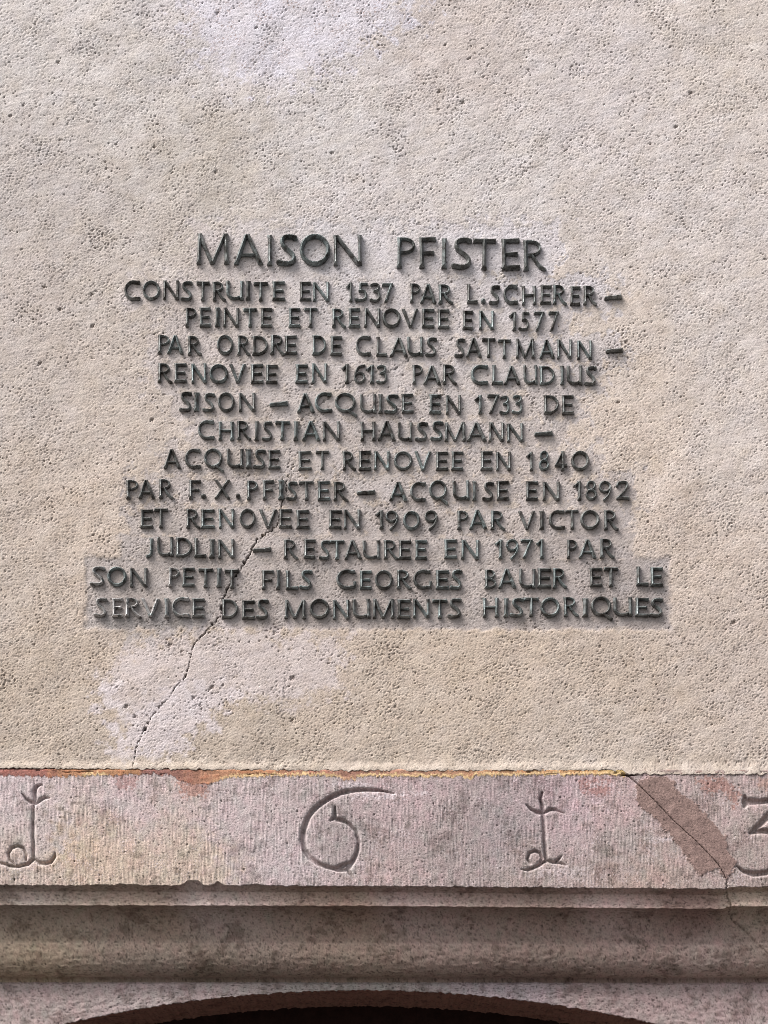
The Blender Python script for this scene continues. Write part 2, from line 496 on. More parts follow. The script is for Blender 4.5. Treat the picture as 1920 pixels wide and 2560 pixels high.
def glyph_f(ch, W, X, Z, a, b, fl=0.46):
    """ridge function of one glyph: cap height 1, width W, stem half width a, thin half width b"""
    st = lambda pts, w, f=fl: stroke(X, Z, pts, w, f)
    e = a * (1 + fl)                                   # room for the flared end
    mx = lambda *v: np.maximum.reduce(v)
    cut = lambda f: np.minimum(np.minimum(f, Z), 1 - Z)
    if ch == "I":
        return st([(W / 2, 0), (W / 2, 1)], W / 2 / (1 + fl))
    if ch in "O0":
        return ring(X, Z, W / 2, 0.5, W / 2, 0.52, b * 1.08)
    if ch == "Q":
        R = 0.5
        rw = min(W * 0.46, 0.54)
        return mx(ring(X, Z, rw, 0.53, rw, 0.52, b * 1.05), st([(rw * 1.12, 0.16), (W - b * 0.6, -0.2)], [b * 0.8, b * 1.0], 0))
    if ch == "A":
        return cut(mx(st([(b * .6, -0.08), (W * .47, 1.06)], [b * 1.25, b * .95], 0),
                      st([(W * .46, 1.06), (W - a * .75, -0.08)], [a * .95, a * 1.2], 0),
                      st([(W * .2, .31), (W * .8, .31)], b * .72, 0)))
    if ch == "V":
        return cut(mx(st([(a * .7, 1.08), (W * .53, -0.06)], [a * 1.15, a * .9], 0), st([(W * .5, -0.06), (W - b * .8, 1.08)], [b * .9, b * 1.25], 0)))
    if ch == "M":
        s = 0.05 * W
        return cut(mx(st([(e, -.02), (e + s * .6, 1.02)], b, fl), st([(e * 0.75, 1.08), (W * .5, -0.05)], a * .92, 0),
                      st([(W * .47, -0.05), (W - e * 1.05 - s * .2, 1.08)], b * .9, 0), st([(W - e, -.02), (W - e - s * .6, 1.02)], a, fl)))
    if ch == "N":
        return cut(mx(st([(b * 1.25, -.02), (b * 1.25, 1.02)], b * .9, fl), st([(b * .7, 1.08), (W - a * .8, -0.07)], a * .95, 0),
                      st([(W - b * 1.25, -.02), (W - b * 1.15, 1.02)], b * .95, fl)))
    if ch == "E":
        return mx(st([(e, 0), (e, 1)], a, fl), st([(e, 1 - b), (W, 1 - b)], [b * .9, b * 1.15], 0),
                  st([(e, .5), (W * .9, .5)], [b * .7, b * 1.0], 0), st([(e * .3, b), (W, b)], [b * .9, b * 1.15], 0))
    if ch == "F":
        return mx(st([(e, 0), (e, 1)], a, fl), st([(e, 1 - b), (W, 1 - b)], [b * .9, b * 1.15], 0),
                  st([(e, .48), (W * .88, .48)], [b * .7, b * 1.0], 0))
    if ch == "L":
        return mx(st([(e, 0), (e, 1)], a, fl), st([(e * .3, b), (W, b)], [b * .9, b * 1.15], 0))
    if ch == "T":
        return mx(st([(W / 2, 0), (W / 2, 1)], a, fl), st([(0, 1 - b), (W, 1 - b)], b * .95, .25))
    if ch == "H":
        return mx(st([(e, 0), (e, 1)], a * .95, fl), st([(W - e, 0), (W - e, 1)], a, fl), st([(e, .52), (W - e, .52)], b * .7, 0))
    if ch == "P":
        p = arc(W * .42, .735, W * .58 - b * .8, .265 - b * .7, 90, -90, 16)
        return mx(st([(e, 0), (e, 1)], a, fl), st([(e * .4, 1 - b * .7)] + p + [(e, .47 + b * .7)], b * .75, 0))
    if ch == "R":
        p = arc(W * .38, .735, W * .48 - b * .8, .265 - b * .7, 90, -90, 16)
        return np.where(Z < -.03, -9, mx(st([(e, 0), (e, 1)], a, fl), st([(e * .4, 1 - b * .7)] + p + [(e, .47 + b * .7)], b * .75, 0),
                  st([(W * .40, .52), (W * .62, .26), (W * .8, .10), (W + .02, -0.03)], [b * .7, b * .9, b * .95, b * 1.1], 0)))
    if ch == "B":
        p = arc(W * .4, .755, W * .5 - b * .8, .245 - b * .7, 90, -90, 14)
        q = arc(W * .42, .27, W * .58 - b * .8, .27 - b * .7, 90, -90, 14)
        return mx(st([(e, 0), (e, 1)], a, fl), st([(e * .4, 1 - b * .7)] + p + [(e, .51 + b * .7)], b * .75, 0), st([(e, .54 - b * .7)] + q + [(e * .4, b * .7)], b * .8, 0))
    if ch == "D":
        q = arc(W * .38, .5, W * .62 - b, .5 - b * .85, 90, -90, 22)
        return mx(st([(e, 0), (e, 1)], a, fl), st([(e * .4, 1 - b * .85)] + q + [(e * .4, b * .85)], b * .9, 0))
    if ch == "U":
        xr = W - a * 1.25
        q = arc((a + xr) / 2, .36, (xr - a) / 2, .36 - b * 1.0, 180, 318, 16)
        return mx(st([(a * 1.02, .995), (a * 1.02, .34)] + q, [a * 1.2] + [a * .98] * 6 + [b * 1.05] * 13 if False else [a * 1.15] + [a] + [b * 1.0] * 17, 0),
                  st([(xr, 0), (xr, 1)], a * .9, fl), st([(xr - a * .3, b * .75), (W + .01, b * .65)], b * .8, 0))
    if ch == "J":
        return mx(st([(W - e, 1.0), (W - e, .25)], a, 0), st([(W - e, .96), (W - e, 1.0)], e, 0),
                  st([(W - e, .3), (W - e * 1.05, .16), (W * .45, .05), (b * .5, .02)], [a, a, b, b * 1.1], 0))
    if ch == "C":
        q = arc(W * .56, .5, W * .56 - b, .52 - b, 62, 298, 30)
        q = [(W - b * .2, 1 - b * 1.25)] + q[1:-1] + [(W - b * .1, b * .95)]
        return st(q, tap(len(q) - 1, b, 1.35, 1.25, 1.08), 0)
    if ch == "G":
        q = arc(W * .54, .5, W * .54 - b, .52 - b, 58, 300, 30)
        q = [(W * .93, 1 - b * 1.25)] + q[1:-1] + [(W - b * 1.3, b * 1.3)]
        return mx(st(q, tap(len(q) - 1, b, 1.3, 1.0, 1.08), 0), st([(W - b * 1.2, b), (W - b * 1.05, .4)], [b * .95, b * 1.25], 0))
    if ch == "S":
        q = [(W * .93, .9), (W * .72, .965 - b * .4), (W * .48, 1.0 - b), (W * .25, .93 - b * .5), (W * .14 + b * .4, .77), (W * .22 + b * .3, .64), (W * .47, .53), (W * .72, .42),
             (W - b * 1.05, .27), (W * .9 - b * .4, .12 + b * .1), (W * .66, b * .85), (W * .36, b * .75), (W * .02, .09)]
        q = chaikin(q)
        return st(q, tap(len(q) - 1, b, 1.35, 1.2, 1.08), 0)
    if ch == "X":
        return cut(mx(st([(a * .8, 1.08), (W - a * .8, -.08)], a * .95, 0), st([(W - b, 1.08), (b, -.08)], b * .95, 0)))
    if ch == "1":
        return mx(st([(W - e, 0), (W - e, 1)], a, fl), st([(W - e, 1 - b * .4), (0, .72)], [b * .7, b * 1.1], 0))
    if ch == "2":
        q = chaikin([(b * .8, .73), (W * .16, .9), (W * .45, 1 - b), (W * .8, .93), (W * .86, .72), (W * .62, .42), (W * .3, .2), (b, b)])
        return mx(st(q, tap(len(q) - 1, b * .9, 1.2, 1), 0), st([(b * .4, b), (W * .6, b * 1.3), (W, b * .85)], [b * .9, b * .9, b * 1.2], 0))
    if ch == "3":
        q = chaikin([(b * .5, .88), (W * .3, 1 - b * .9), (W * .62, 1 - b), (W * .82, .84), (W * .72, .64), (W * .36, .55)])
        p = chaikin([(W * .34, .56), (W * .72, .55), (W - b, .38), (W - b * 1.1, .18), (W * .62, b * .85), (W * .32, b * .8), (0, .11)])
        return mx(st(q, tap(len(q) - 1, b * .8, 1.2, 1), 0), st(p, tap(len(p) - 1, b * .85, 1, 1.3), 0))
    if ch == "4":
        x = W * .66
        return mx(st([(x, 0), (x, 1)], a * .9, fl), st([(x, .98), (b, .27)], b * .75, 0), st([(b * .3, .27), (W, .27)], [b * .75, b * 1.1], 0))
    if ch == "5":
        q = chaikin([(W * .3, .56), (W * .62, .6), (W - b, .42), (W - b * 1.1, .18), (W * .6, b * .85), (W * .3, b * .85), (0, .1)])
        return mx(st([(W * .34, .55), (W * .38, 1)], b * .8, 0), st([(W * .3, 1 - b * .9), (W, 1 - b * .9)], b * .9, .2), st(q, tap(len(q) - 1, b * .85, 1, 1.3), 0))
    if ch == "6":
        q = chaikin([(W * .9, .96), (W * .6, .97 - b * .5), (W * .3, .82), (b * 1.05, .5), (b, .32)])
        return mx(st(q, tap(len(q) - 1, b * .85, 1.25, 1), 0), ring(X, Z, W * .52, .31, W * .5, .32, b * .85))
    if ch == "7":
        return cut(mx(st([(W * .28, -.06), (W - b * 1.1, 1.0)], [a * 1.05, a * .85], 0), st([(0, 1 - b), (W, 1 - b * .9)], [b * 1.15, b * .9], 0)))
    if ch == "8":
        return mx(ring(X, Z, W * .5, .75, W * .42, .265, b * .82), ring(X, Z, W * .5, .27, W * .5, .29, b * .85))
    if ch == "9":
        q = chaikin([(W - b, .68), (W - b * 1.05, .5), (W * .74, .22), (W * .42, .0)])
        return mx(st(q, tap(len(q) - 1, b * .85, 1, 1.3), 0), ring(X, Z, W * .48, .69, W * .48, .32, b * .85))
    if ch == ".":
        return 0.13 - np.hypot(X - W / 2, Z - 0.14)
    if ch == "-":
        q = [(0, 0), (W * .15, .105), (W * .55, .115), (W, .17)]
        return np.minimum(st([(0, .06), (W * .6, .085), (W, .12)], [.085, .095, .12], 0), (X * .9 + .03) - (Z - .02) * .55)
    raise KeyError(ch)


def chaikin(p, n=3):
    for _ in range(n):
        q = [p[0]]
        for u, v in zip(p[:-1], p[1:]):
            q += [(u[0] * .75 + v[0] * .25, u[1] * .75 + v[1] * .25), (u[0] * .25 + v[0] * .75, u[1] * .25 + v[1] * .75)]
        p = q + [p[-1]]
    return p


def glyph_mesh(ch, W, H, res, a, b, rim, slope):
    """marching squares of the ridge function, raised to a roof and closed to the wall"""
    m = 0.12
    nx, nz = int((W + 2 * m) * res) + 2, int((1.3 + 2 * m) * res) + 2
    xs = -m + np.arange(nx) / res
    zs = -0.3 - m + np.arange(nz) / res
    X, Z = np.meshgrid(xs, zs)
    F = glyph_f(ch, W, X, Z, a, b)
    F = np.where(np.abs(F) < 1e-4, -1e-4, F)
    verts, faces, key = [], [], {}

    def node(i, j):
        k = (i, j)
        if k not in key:
            key[k] = len(verts)
            verts.append((X[i, j], Z[i, j], F[i, j]))
        return key[k]

    def edge(i, j, i2, j2):
        k = (min((i, j), (i2, j2)), max((i, j), (i2, j2)))
        if k not in key:
            f0, f1 = F[i, j], F[i2, j2]
            t = f0 / (f0 - f1)
            key[k] = len(verts)
            verts.append((X[i, j] + t * (X[i2, j2] - X[i, j]), Z[i, j] + t * (Z[i2, j2] - Z[i, j]), 0.0))
        return key[k]

    inside = F > 0
    cells = np.argwhere(inside[:-1, :-1] | inside[1:, :-1] | inside[:-1, 1:] | inside[1:, 1:])
    rim_edges = []
    for i, j in cells:
        tri_sets = (((i, j), (i, j + 1), (i + 1, j + 1)), ((i, j), (i + 1, j + 1), (i + 1, j)))
        ring_ = ((i, j), (i, j + 1), (i + 1, j + 1), (i + 1, j))
        ins = [inside[p] for p in ring_]
        polys = [ring_] if all(ins) else tri_sets
        for poly in polys:
            out, n = [], len(poly)
            tags = []
            for q in range(n):
                p0, p1 = poly[q], poly[(q + 1) % n]
                if inside[p0]:
                    out.append(node(*p0)); tags.append(0)
                if inside[p0] != inside[p1]:
                    out.append(edge(*p0, *p1)); tags.append(1)
            if len(out) >= 3:
                faces.append(out)
                for q in range(len(out)):
                    r = (q + 1) % len(out)
                    if tags[q] and tags[r]:
                        rim_edges.append((out[q], out[r]))
    nv = len(verts)
    wob = 0.00035
    rr = np.random.default_rng(ord(ch))
    # x to the right, y towards the wall, z up; origin at the middle of the foot
    co = [((x - W / 2) * H, -(rim + slope * f * H), z * H) for x, z, f in verts]
    low = {}
    for u, v in rim_edges:
        for w in (u, v):
            if w not in low:
                low[w] = nv + len(low)
                co.append((co[w][0], 0.004, co[w][2]))
        faces.append([v, u, low[u], low[v]])
    me = bpy.data.meshes.new("glyph")
    me.from_pydata(co, [], faces)
    me.update()
    me.materials.append(M_BRONZE)
    return me


ORD = ["", "first", "second", "third", "fourth", "fifth", "sixth", "seventh", "eighth", "ninth", "tenth", "eleventh", "twelfth", "thirteenth"]


def build_letters():
    flat = []
    for li, L in enumerate(LINES):
        k = L.get("k", 3.0)
        for wi, w in enumerate(L["words"]):
            txt = "".join(c for _, c, _, _ in w)
            for ci, (off, c, x0, x1) in enumerate(w):
                flat.append((li, wi, ci, c, txt, off + x0 / k, off + x1 / k))
    # mean width of every glyph, for the title and for the text
    widths = {}
    for li, wi, ci, c, txt, x0, x1 in flat:
        widths.setdefault((c, li == 0), []).append(x1 - x0 - (4 if li == 0 else 3.2))
    cache = {}
    r = np.random.default_rng(3)
    count = 0
    for li, wi, ci, c, txt, x0, x1 in flat:
        big = li == 0
        Hpx = 74.5 if big else 46.5
        H = Hpx * S
        key = (c, big)
        Wpx = float(np.mean(widths[key]))
        if key not in cache:
            if big:
                me = glyph_mesh(c, Wpx / Hpx, H, 60, 0.066, 0.060, 0.0048, 1.7)
            else:
                me = glyph_mesh(c, Wpx / Hpx, H, 46, 0.076, 0.070, 0.0036, 1.7)
            cache[key] = me
        kind = "dash" if c == "-" else "full_stop" if c == "." else "digit" if c.isdigit() else "letter"
        o = bpy.data.objects.new(kind, cache[key])
        COL.objects.link(o)
        bx = [p[0] for p in LINES[li]["base"]]
        by = [p[1] for p in LINES[li]["base"]]
        cx = (x0 + x1) / 2 - (1.4 if big else 1.1)
        py = np.interp(cx, bx, by) + r.uniform(-1.2, 1.2) - (1.0)
        if c == "-":
            py -= 16 + (0 if li in (8,) else 0)
        jit = r.uniform(-1, 1, 3)
        o.location = (float(wx(cx)), -0.0005, float(wz(py)))
        o.scale = ((x1 - x0 - (4 if big else 3.2)) / Wpx, 1 + 0.08 * jit[0], 1 + 0.025 * jit[1])
        o.rotation_euler = (0, math.radians(1.6 * jit[2]), 0)
        if li == 12 and wi == 0:
            o["lime"] = [0.7, 1.0, 1.0, 0.9, 0.6, 0.8, 0.15][ci]
        elif li == 11 and (wi, ci) in ((0, 0), (1, 0)):
            o["lime"] = 0.7
        else:
            o["lime"] = 0.04
        nth = ORD[ci + 1]
        line = "title line" if big else ORD[li + 1] + " line"
        last_word = wi == len(LINES[li]["words"]) - 1
        word = ("the " + ORD[wi + 1] + " word") if (li, wi) in NAMES else txt
        adj = "large dark bronze" if big else ("lime-smeared bronze" if o["lime"] > .5 else "dark bronze")
        if kind == "dash":
            o_lab = "long bronze dash " + ("ending the " if last_word else "inside the ") + line
        elif kind == "full_stop":
            o_lab = "round bronze full stop in " + ("the abbreviated " if li == 1 else "the double-initialled ") + ("name of the " if li == 1 else "name of the ") + line
            if li == 8:
                o_lab = "round bronze full stop after letter " + txt[ci - 1] + " in the ninth line"
            else:
                o_lab = "round bronze full stop after single letter L in the second line"
        else:
            o_lab = f"{adj} {kind} {c}, {nth} {'character' if '.' in txt or c.isdigit() else 'letter'} of {word} in the {line}"
        tag(o, o_lab, kind.replace("_", " "), "raised bronze letters of the house inscription")
        count += 1
    print("letters:", count)


# ------------------------------------------------------------------ plaster wall
STEP = 0.0015
LINTEL_TOP = float(wz(1926))
CRACK = [(730, 1162), (718, 1200), (716, 1232), (703, 1267), (697, 1300), (692, 1315), (667, 1333), (643, 1350), (630, 1377), (602, 1420), (585, 1445), (574, 1460), (560, 1490),
         (555, 1520), (550, 1540), (527, 1567), (510, 1585), (486, 1612), (477, 1637), (471, 1671), (462, 1698), (439, 1717), (425, 1742), (399, 1768), (382, 1789), (370, 1810),
         (353, 1844), (342, 1867), (338, 1892), (331, 1930)]
HAIR1 = [(1140, 842), (1093, 877), (1050, 884), (1023, 895), (1007, 913), (977, 927), (930, 935), (870, 957), (840, 980), (800, 1012), (752, 1050), (738, 1100), (735, 1130), (730, 1162)]
HAIR2 = [(728, 1599), (722, 1645), (715, 1700), (705, 1776), (709, 1810), (690, 1844), (680, 1880)]
BIG_PITS = [(1098, 229, 6), (1156, 257, 7), (530, 1718, 7), (731, 1695, 8), (484, 1744, 5), (316, 1766, 7), (338, 1791, 5), (425, 1612, 6), (1113, 113, 4), (1727, 232, 6), (1690, 317, 5), (1626, 360, 4),
            (543, 33, 5), (640, 70, 5), (145, 155, 6), (58, 262, 5), (26, 290, 5), (540, 430, 5), (150, 774, 7), (232, 815, 6), (110, 718, 5), (230, 735, 5), (100, 908, 5), (380, 1050, 6), (1545, 1006, 5), (1835, 1556, 7), (1565, 855, 5), (730, 1800, 5), (830, 382, 5), (387, 368, 5), (290, 360, 4), (150, 350, 4)]


def axis(lo, hi, flo, fhi, coarse):
    mid = np.arange(flo, fhi + STEP / 2, STEP)
    left = np.arange(lo, flo - 1e-6, coarse)
    right = np.arange(fhi + coarse, hi + 1e-6, coarse)
    return np.concatenate([left, mid, right]), len(left), len(mid)


def build_wall():
    fx0, fx1 = -1.5, 1.5
    fz0, fz1 = LINTEL_TOP, 4.19
    nx = int(round((fx1 - fx0) / STEP)) + 1
    nz = int(round((fz1 - fz0) / STEP)) + 1
    xs = fx0 + np.arange(nx) * STEP
    zs = fz0 + np.arange(nz) * STEP
    X, Z = np.meshgrid(xs, zs)
    PX, PY = X / S + 960, 2560 - (Z - Z0) / S
    sh = X.shape
    up = math.radians(20)
    # --- relief
    big = noise(sh, STEP, 0.22, bw=.5, seed=1)
    med = noise(sh, STEP, 0.045, 1.4, up, .5, 2)
    grain = noise(sh, STEP, 0.0070, 2.0, up, .75, 3)
    fine = noise(sh, STEP, 0.0038, 1.4, up, .4, 4)
    trowel = noise(sh, STEP, 0.014, 6.0, math.radians(14), .5, 7)
    pitn = noise(sh, STEP, 0.0090, 1.6, up, .55, 5)
    pitn2 = noise(sh, STEP, 0.0065, 1.4, up, .4, 15)
    dens = noise(sh, STEP, 0.16, bw=.6, seed=6)
    rough = 0.5 + 0.4 * smooth(-1.2, 1.2, noise(sh, STEP, 0.2, bw=.6, seed=8)) + .35 * smooth(-.8, 1.6, noise(sh, STEP, 0.06, 1.5, up, bw=.7, seed=18)) - .1
    lower = smooth(900, 1700, PY)
    rough = rough + 0.18 * lower
    # smoother towelled repairs
    rep = np.minimum(in_poly(PX, PY, [(250, 1700), (330, 1600), (560, 1560), (860, 1600), (850, 1720), (700, 1760), (590, 1740), (500, 1830), (440, 1880), (350, 1890), (270, 1880), (300, 1800), (250, 1760)]),
                     1e9)
    edge_n = 16 * noise(sh, STEP, 0.05, bw=.6, seed=9) + 7 * noise(sh, STEP, 0.012, bw=.6, seed=10)
    rep_m = smooth(22, -22, rep + edge_n)
    white = smooth(20, -20, in_poly(PX, PY, [(430, -200), (470, 60), (500, 120), (640, 200), (800, 180), (920, 110), (1040, 50), (1020, -200)]) + edge_n * 1.8)
    rough = rough * (1 - .30 * rep_m) * (1 - .25 * white)
    # text field: trowelled ground behind the letters, row by row
    rows = [(560, 700, 478, 1400), (690, 775, 330, 1545), (770, 845, 395, 1420), (835, 910, 370, 1560), (905, 980, 370, 1510), (970, 1050, 425, 1470), (1045, 1120, 470, 1410), (1115, 1190, 400, 1500),
            (1190, 1268, 330, 1590), (1260, 1342, 320, 1578), (1335, 1400, 300, 1580), (1396, 1572, 214, 1676)]
    tf = np.full(sh, 1e9)
    for y0, y1, x0, x1 in rows:
        d = np.maximum(np.maximum(x0 - PX, PX - x1), np.maximum(y0 - PY, PY - y1))
        tf = np.minimum(tf, d)
    text_m = smooth(8, -6, tf + edge_n * (.16 + .7 * smooth(1380, 1250, PY)))
    h = 0.0006 * big + 0.00016 * med * (.5 + rough * .6)
    dent = np.maximum(0, -grain - .35)
    dentf = np.maximum(0, -fine - .5)
    h = h + .00010 * trowel * (1.2 - rough) + rough * (0.00010 * grain + 0.00008 * fine - .00050 * dent - .00040 * dentf)
    thr = 2.1 - 0.28 * dens - .1 * lower
    pits = smooth(thr, thr + 0.9, -pitn) * .85
    thr2 = 2.0 - 0.35 * dens
    pits2 = smooth(thr2, thr2 + 0.7, -pitn2) * .7
    pit = np.maximum(pits, pits2)
    for x, y, r_ in BIG_PITS:
        d = np.hypot((PX - x) / 1.25, (PY - y) + .25 * (PX - x)) + 1.2 * fine
        pit = np.maximum(pit, 1.3 * smooth(r_ * .9, r_ * .25, d) * .9)
    h = h - 0.0030 * pit
    h = h - 0.0012 * text_m * smooth(1350, 1420, PY) - .0005 * text_m
    # crack and hairlines
    wob = 1.6 * noise(sh, STEP, 0.016, bw=.5, seed=12)
    wob2 = 1.6 * noise(sh, STEP, 0.016, bw=.5, seed=13)
    dc, tc = polyline_dist(PX + wob, PY + wob2, CRACK)
    wid = np.interp(tc, [0, .12, .3, .5, .62, .8, 1], [.2, .6, 1.15, .9, .45, .4, .3]) + .3 * wob
    cr = smooth(wid + .8, wid - .8, dc)
    d1, _ = polyline_dist(PX + wob * 1.5, PY + wob2 * 1.5, HAIR1)
    d2, _ = polyline_dist(PX + wob * 1.5, PY + wob2 * 1.5, HAIR2)
    h1 = smooth(2.0, .5, d1) * smooth(-1.1, .6, noise(sh, STEP, .04, bw=.5, seed=31))
    h2 = smooth(1.8, .5, d2) * smooth(-.6, .7, noise(sh, STEP, .04, bw=.5, seed=32))
    h = h - 0.011 * cr - .0022 * h1 - .0018 * h2
    # rounded lower edge of the plaster, a smoother lip
    lip = smooth(34, 6, PY * -1 + 1926 + 3 * edge_n * .2)
    h = h * (1 - .55 * lip) + .0020 * smooth(24, 4, 1926 - PY) + .0004 * med * lip
    # --- wall colours, whiter at the top and more tan lower down
    ctl = [(100, 100, (206, 199, 191)), (330, 250, (203, 196, 187)), (650, 60, (212, 207, 211)), (800, 330, (205, 199, 192)), (520, 390, (194, 184, 169)), (120, 450, (193, 184, 175)), (1150, 120, (203, 191, 181)),
           (1500, 200, (207, 198, 192)), (1850, 150, (207, 196, 183)), (1250, 430, (206, 199, 192)), (1700, 500, (206, 197, 189)), (900, 520, (205, 197, 191)), (80, 750, (193, 181, 170)), (250, 680, (197, 186, 173)),
           (230, 950, (198, 184, 168)), (60, 1000, (196, 184, 171)), (200, 1250, (200, 183, 163)), (60, 1450, (191, 176, 158)), (100, 1700, (188, 171, 149)), (250, 1500, (195, 177, 156)),
           (1750, 800, (205, 195, 185)), (1600, 1080, (209, 192, 172)), (1850, 1100, (204, 193, 182)), (1750, 1350, (198, 181, 163)), (1850, 1650, (191, 175, 159)), (1550, 1690, (188, 170, 149)), (1200, 1650, (192, 173, 149)),
           (1000, 1780, (191, 174, 152)), (1500, 1850, (193, 178, 160)), (650, 1850, (184, 168, 147)), (800, 1650, (193, 175, 154)), (1560, 830, (205, 190, 172))]
    col = blend_points(PX + 25 * dens, PY + 25 * big, ctl, 3.2, 90)
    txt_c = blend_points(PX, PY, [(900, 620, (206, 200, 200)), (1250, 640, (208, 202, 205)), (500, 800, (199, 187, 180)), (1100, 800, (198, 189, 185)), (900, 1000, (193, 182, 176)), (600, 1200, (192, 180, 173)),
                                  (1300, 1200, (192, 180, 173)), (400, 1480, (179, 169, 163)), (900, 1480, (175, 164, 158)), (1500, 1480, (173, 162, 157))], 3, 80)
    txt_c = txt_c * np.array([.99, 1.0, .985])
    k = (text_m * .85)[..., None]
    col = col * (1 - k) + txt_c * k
    pk = (rep_m * .8)[..., None]
    col = col * (1 - pk) + lin((198, 185, 179)) * pk
    lp = smooth(14, -14, np.minimum(in_poly(PX, PY, [(270, 1870), (330, 1790), (450, 1700), (600, 1740), (500, 1830), (440, 1885), (350, 1895)]), in_poly(PX, PY, [(245, 1715), (300, 1720), (280, 1790), (240, 1770)])) + edge_n * .9)
    pk = (lp * .65)[..., None]
    col = col * (1 - pk) + lin((208, 197, 195)) * pk
    pk = (white * .95)[..., None]
    col = col * (1 - pk) + lin((212, 208, 214)) * pk
    # pale worn edge under the text field
    rimm = smooth(7, 0, np.abs(PY - 1578 - 3 * med)) * smooth(840, 900, PX) * smooth(1690, 1640, PX)
    col = col * (1 + .10 * rimm[..., None] * np.array([1.1, 1.0, .75]))
    pk = (lip * .5)[..., None]
    col = col * (1 - pk) + lin((205, 190, 168)) * pk
    # blotches: warm lime wash and cooler bare plaster
    wash = noise(sh, STEP, .09, 1.3, .3, .8, 20)
    col = col * (1 + wash[..., None] * np.array([.010, .016, .030]))
    col = col * (1 + .025 * noise(sh, STEP, .022, 1.4, up, .7, 21)[..., None])
    # soot and dirt sitting in the pits and in the crack
    dirt = np.clip(np.maximum(pit, .35 * np.clip(dent, 0, 1.5) * rough), 0, 1) * .5
    col = col * (1 - dirt[..., None] * np.array([.72, .80, .85]))
    col = col * (1 - (np.clip(cr, 0, 1) * .5)[..., None])
    col = col * (1 - (h1 * .45 + h2 * .35)[..., None])
    # darker patch below the lower left letters and brown specks on the pale patch at the top
    gr = smooth(24, 0, in_poly(PX, PY, [(250, 1530), (500, 1530), (490, 1560), (400, 1580), (290, 1575)]) + edge_n) * .35
    col = col * (1 - gr[..., None] * np.array([.62, .55, .5]))
    sp = smooth(1.2, 1.9, pitn2 + .45 * white) * smooth(.2, 1.0, white) * smooth(-.5, 1.4, noise(sh, STEP, .07, bw=.6, seed=40))
    col = col * (1 - sp[..., None] * np.array([.35, .48, .55]))
    ALB = 0.80
    lum_ = col.mean(-1, keepdims=True)
    col = lum_ + (col - lum_) * .70
    col = col * np.array([1.022, .998, 1.022]) * (1 + .08 * lower * (1 - text_m))[..., None]
    tint = np.clip(col * ALB, .01, .9).reshape(-1, 3)
    zr = 1.3 * noise((8, nx), STEP, .03, bw=.7, seed=41)[3] + .25 * noise((8, nx), STEP, .009, bw=.6, seed=42)[3]
    zr = zr + np.interp(PX[0], [-400, 0, 300, 800, 1100, 1553, 1572, 2400], [-5, -5, -2, 1, 2, 0, 10, 12])
    Zb = Z - S * zr[None] * smooth(30, 2, 1926 - PY)
    Yb = -h
    # the broken lower edge turns back to the stone
    X2, Y2, Z2 = (np.concatenate([m_[:1], m_]) for m_ in (X, Yb, Zb))
    Y2[0] = .012
    Z2[0] += .002
    tint = np.concatenate([tint.reshape(nz, nx, 3)[:1], tint.reshape(nz, nx, 3)]).reshape(-1, 3)
    co = np.stack([X2, Y2, Z2], -1).reshape(-1, 3)
    q = grid_quads(nz + 1, nx)
    # plain surroundings out of the picture, welded on as large faces
    base = len(co)
    zt, zb, xl, xr = zs[-1], zs[0], xs[0], xs[-1]
    ring_co = np.array([(-6, 0, 0), (-1.1, 0, 0), (-1.1, 0, zb), (xl, 0, zb), (xl, 0, zt), (-6, 0, zt), (-6, 0, 9), (6, 0, 9), (6, 0, zt), (xr, 0, zt), (xr, 0, zb), (1.1, 0, zb), (1.1, 0, 0), (6, 0, 0), (-6, 0, zb), (6, 0, zb),
                        (-1.1, .42, 0), (-1.1, .42, zb), (1.1, .42, 0), (1.1, .42, zb)])
    rq = np.array([[0, 1, 2, 14], [14, 3, 4, 5], [5, 8, 7, 6], [9, 10, 15, 8], [12, 13, 15, 11], [1, 16, 17, 2], [18, 12, 11, 19]]) + base
    co = np.concatenate([co, ring_co])
    tint = np.concatenate([tint, np.tile(lin((186, 174, 162)) * ALB, (len(ring_co), 1))])
    q = np.concatenate([q, rq[:, ::1]])
    me = raw_mesh("plaster_wall", co, q, tint)
    o = link("plaster_wall", me, M_PLASTER)
    tag(o, "rough pitted beige plaster wall with a long diagonal crack behind the letters", "wall", kind="thing")


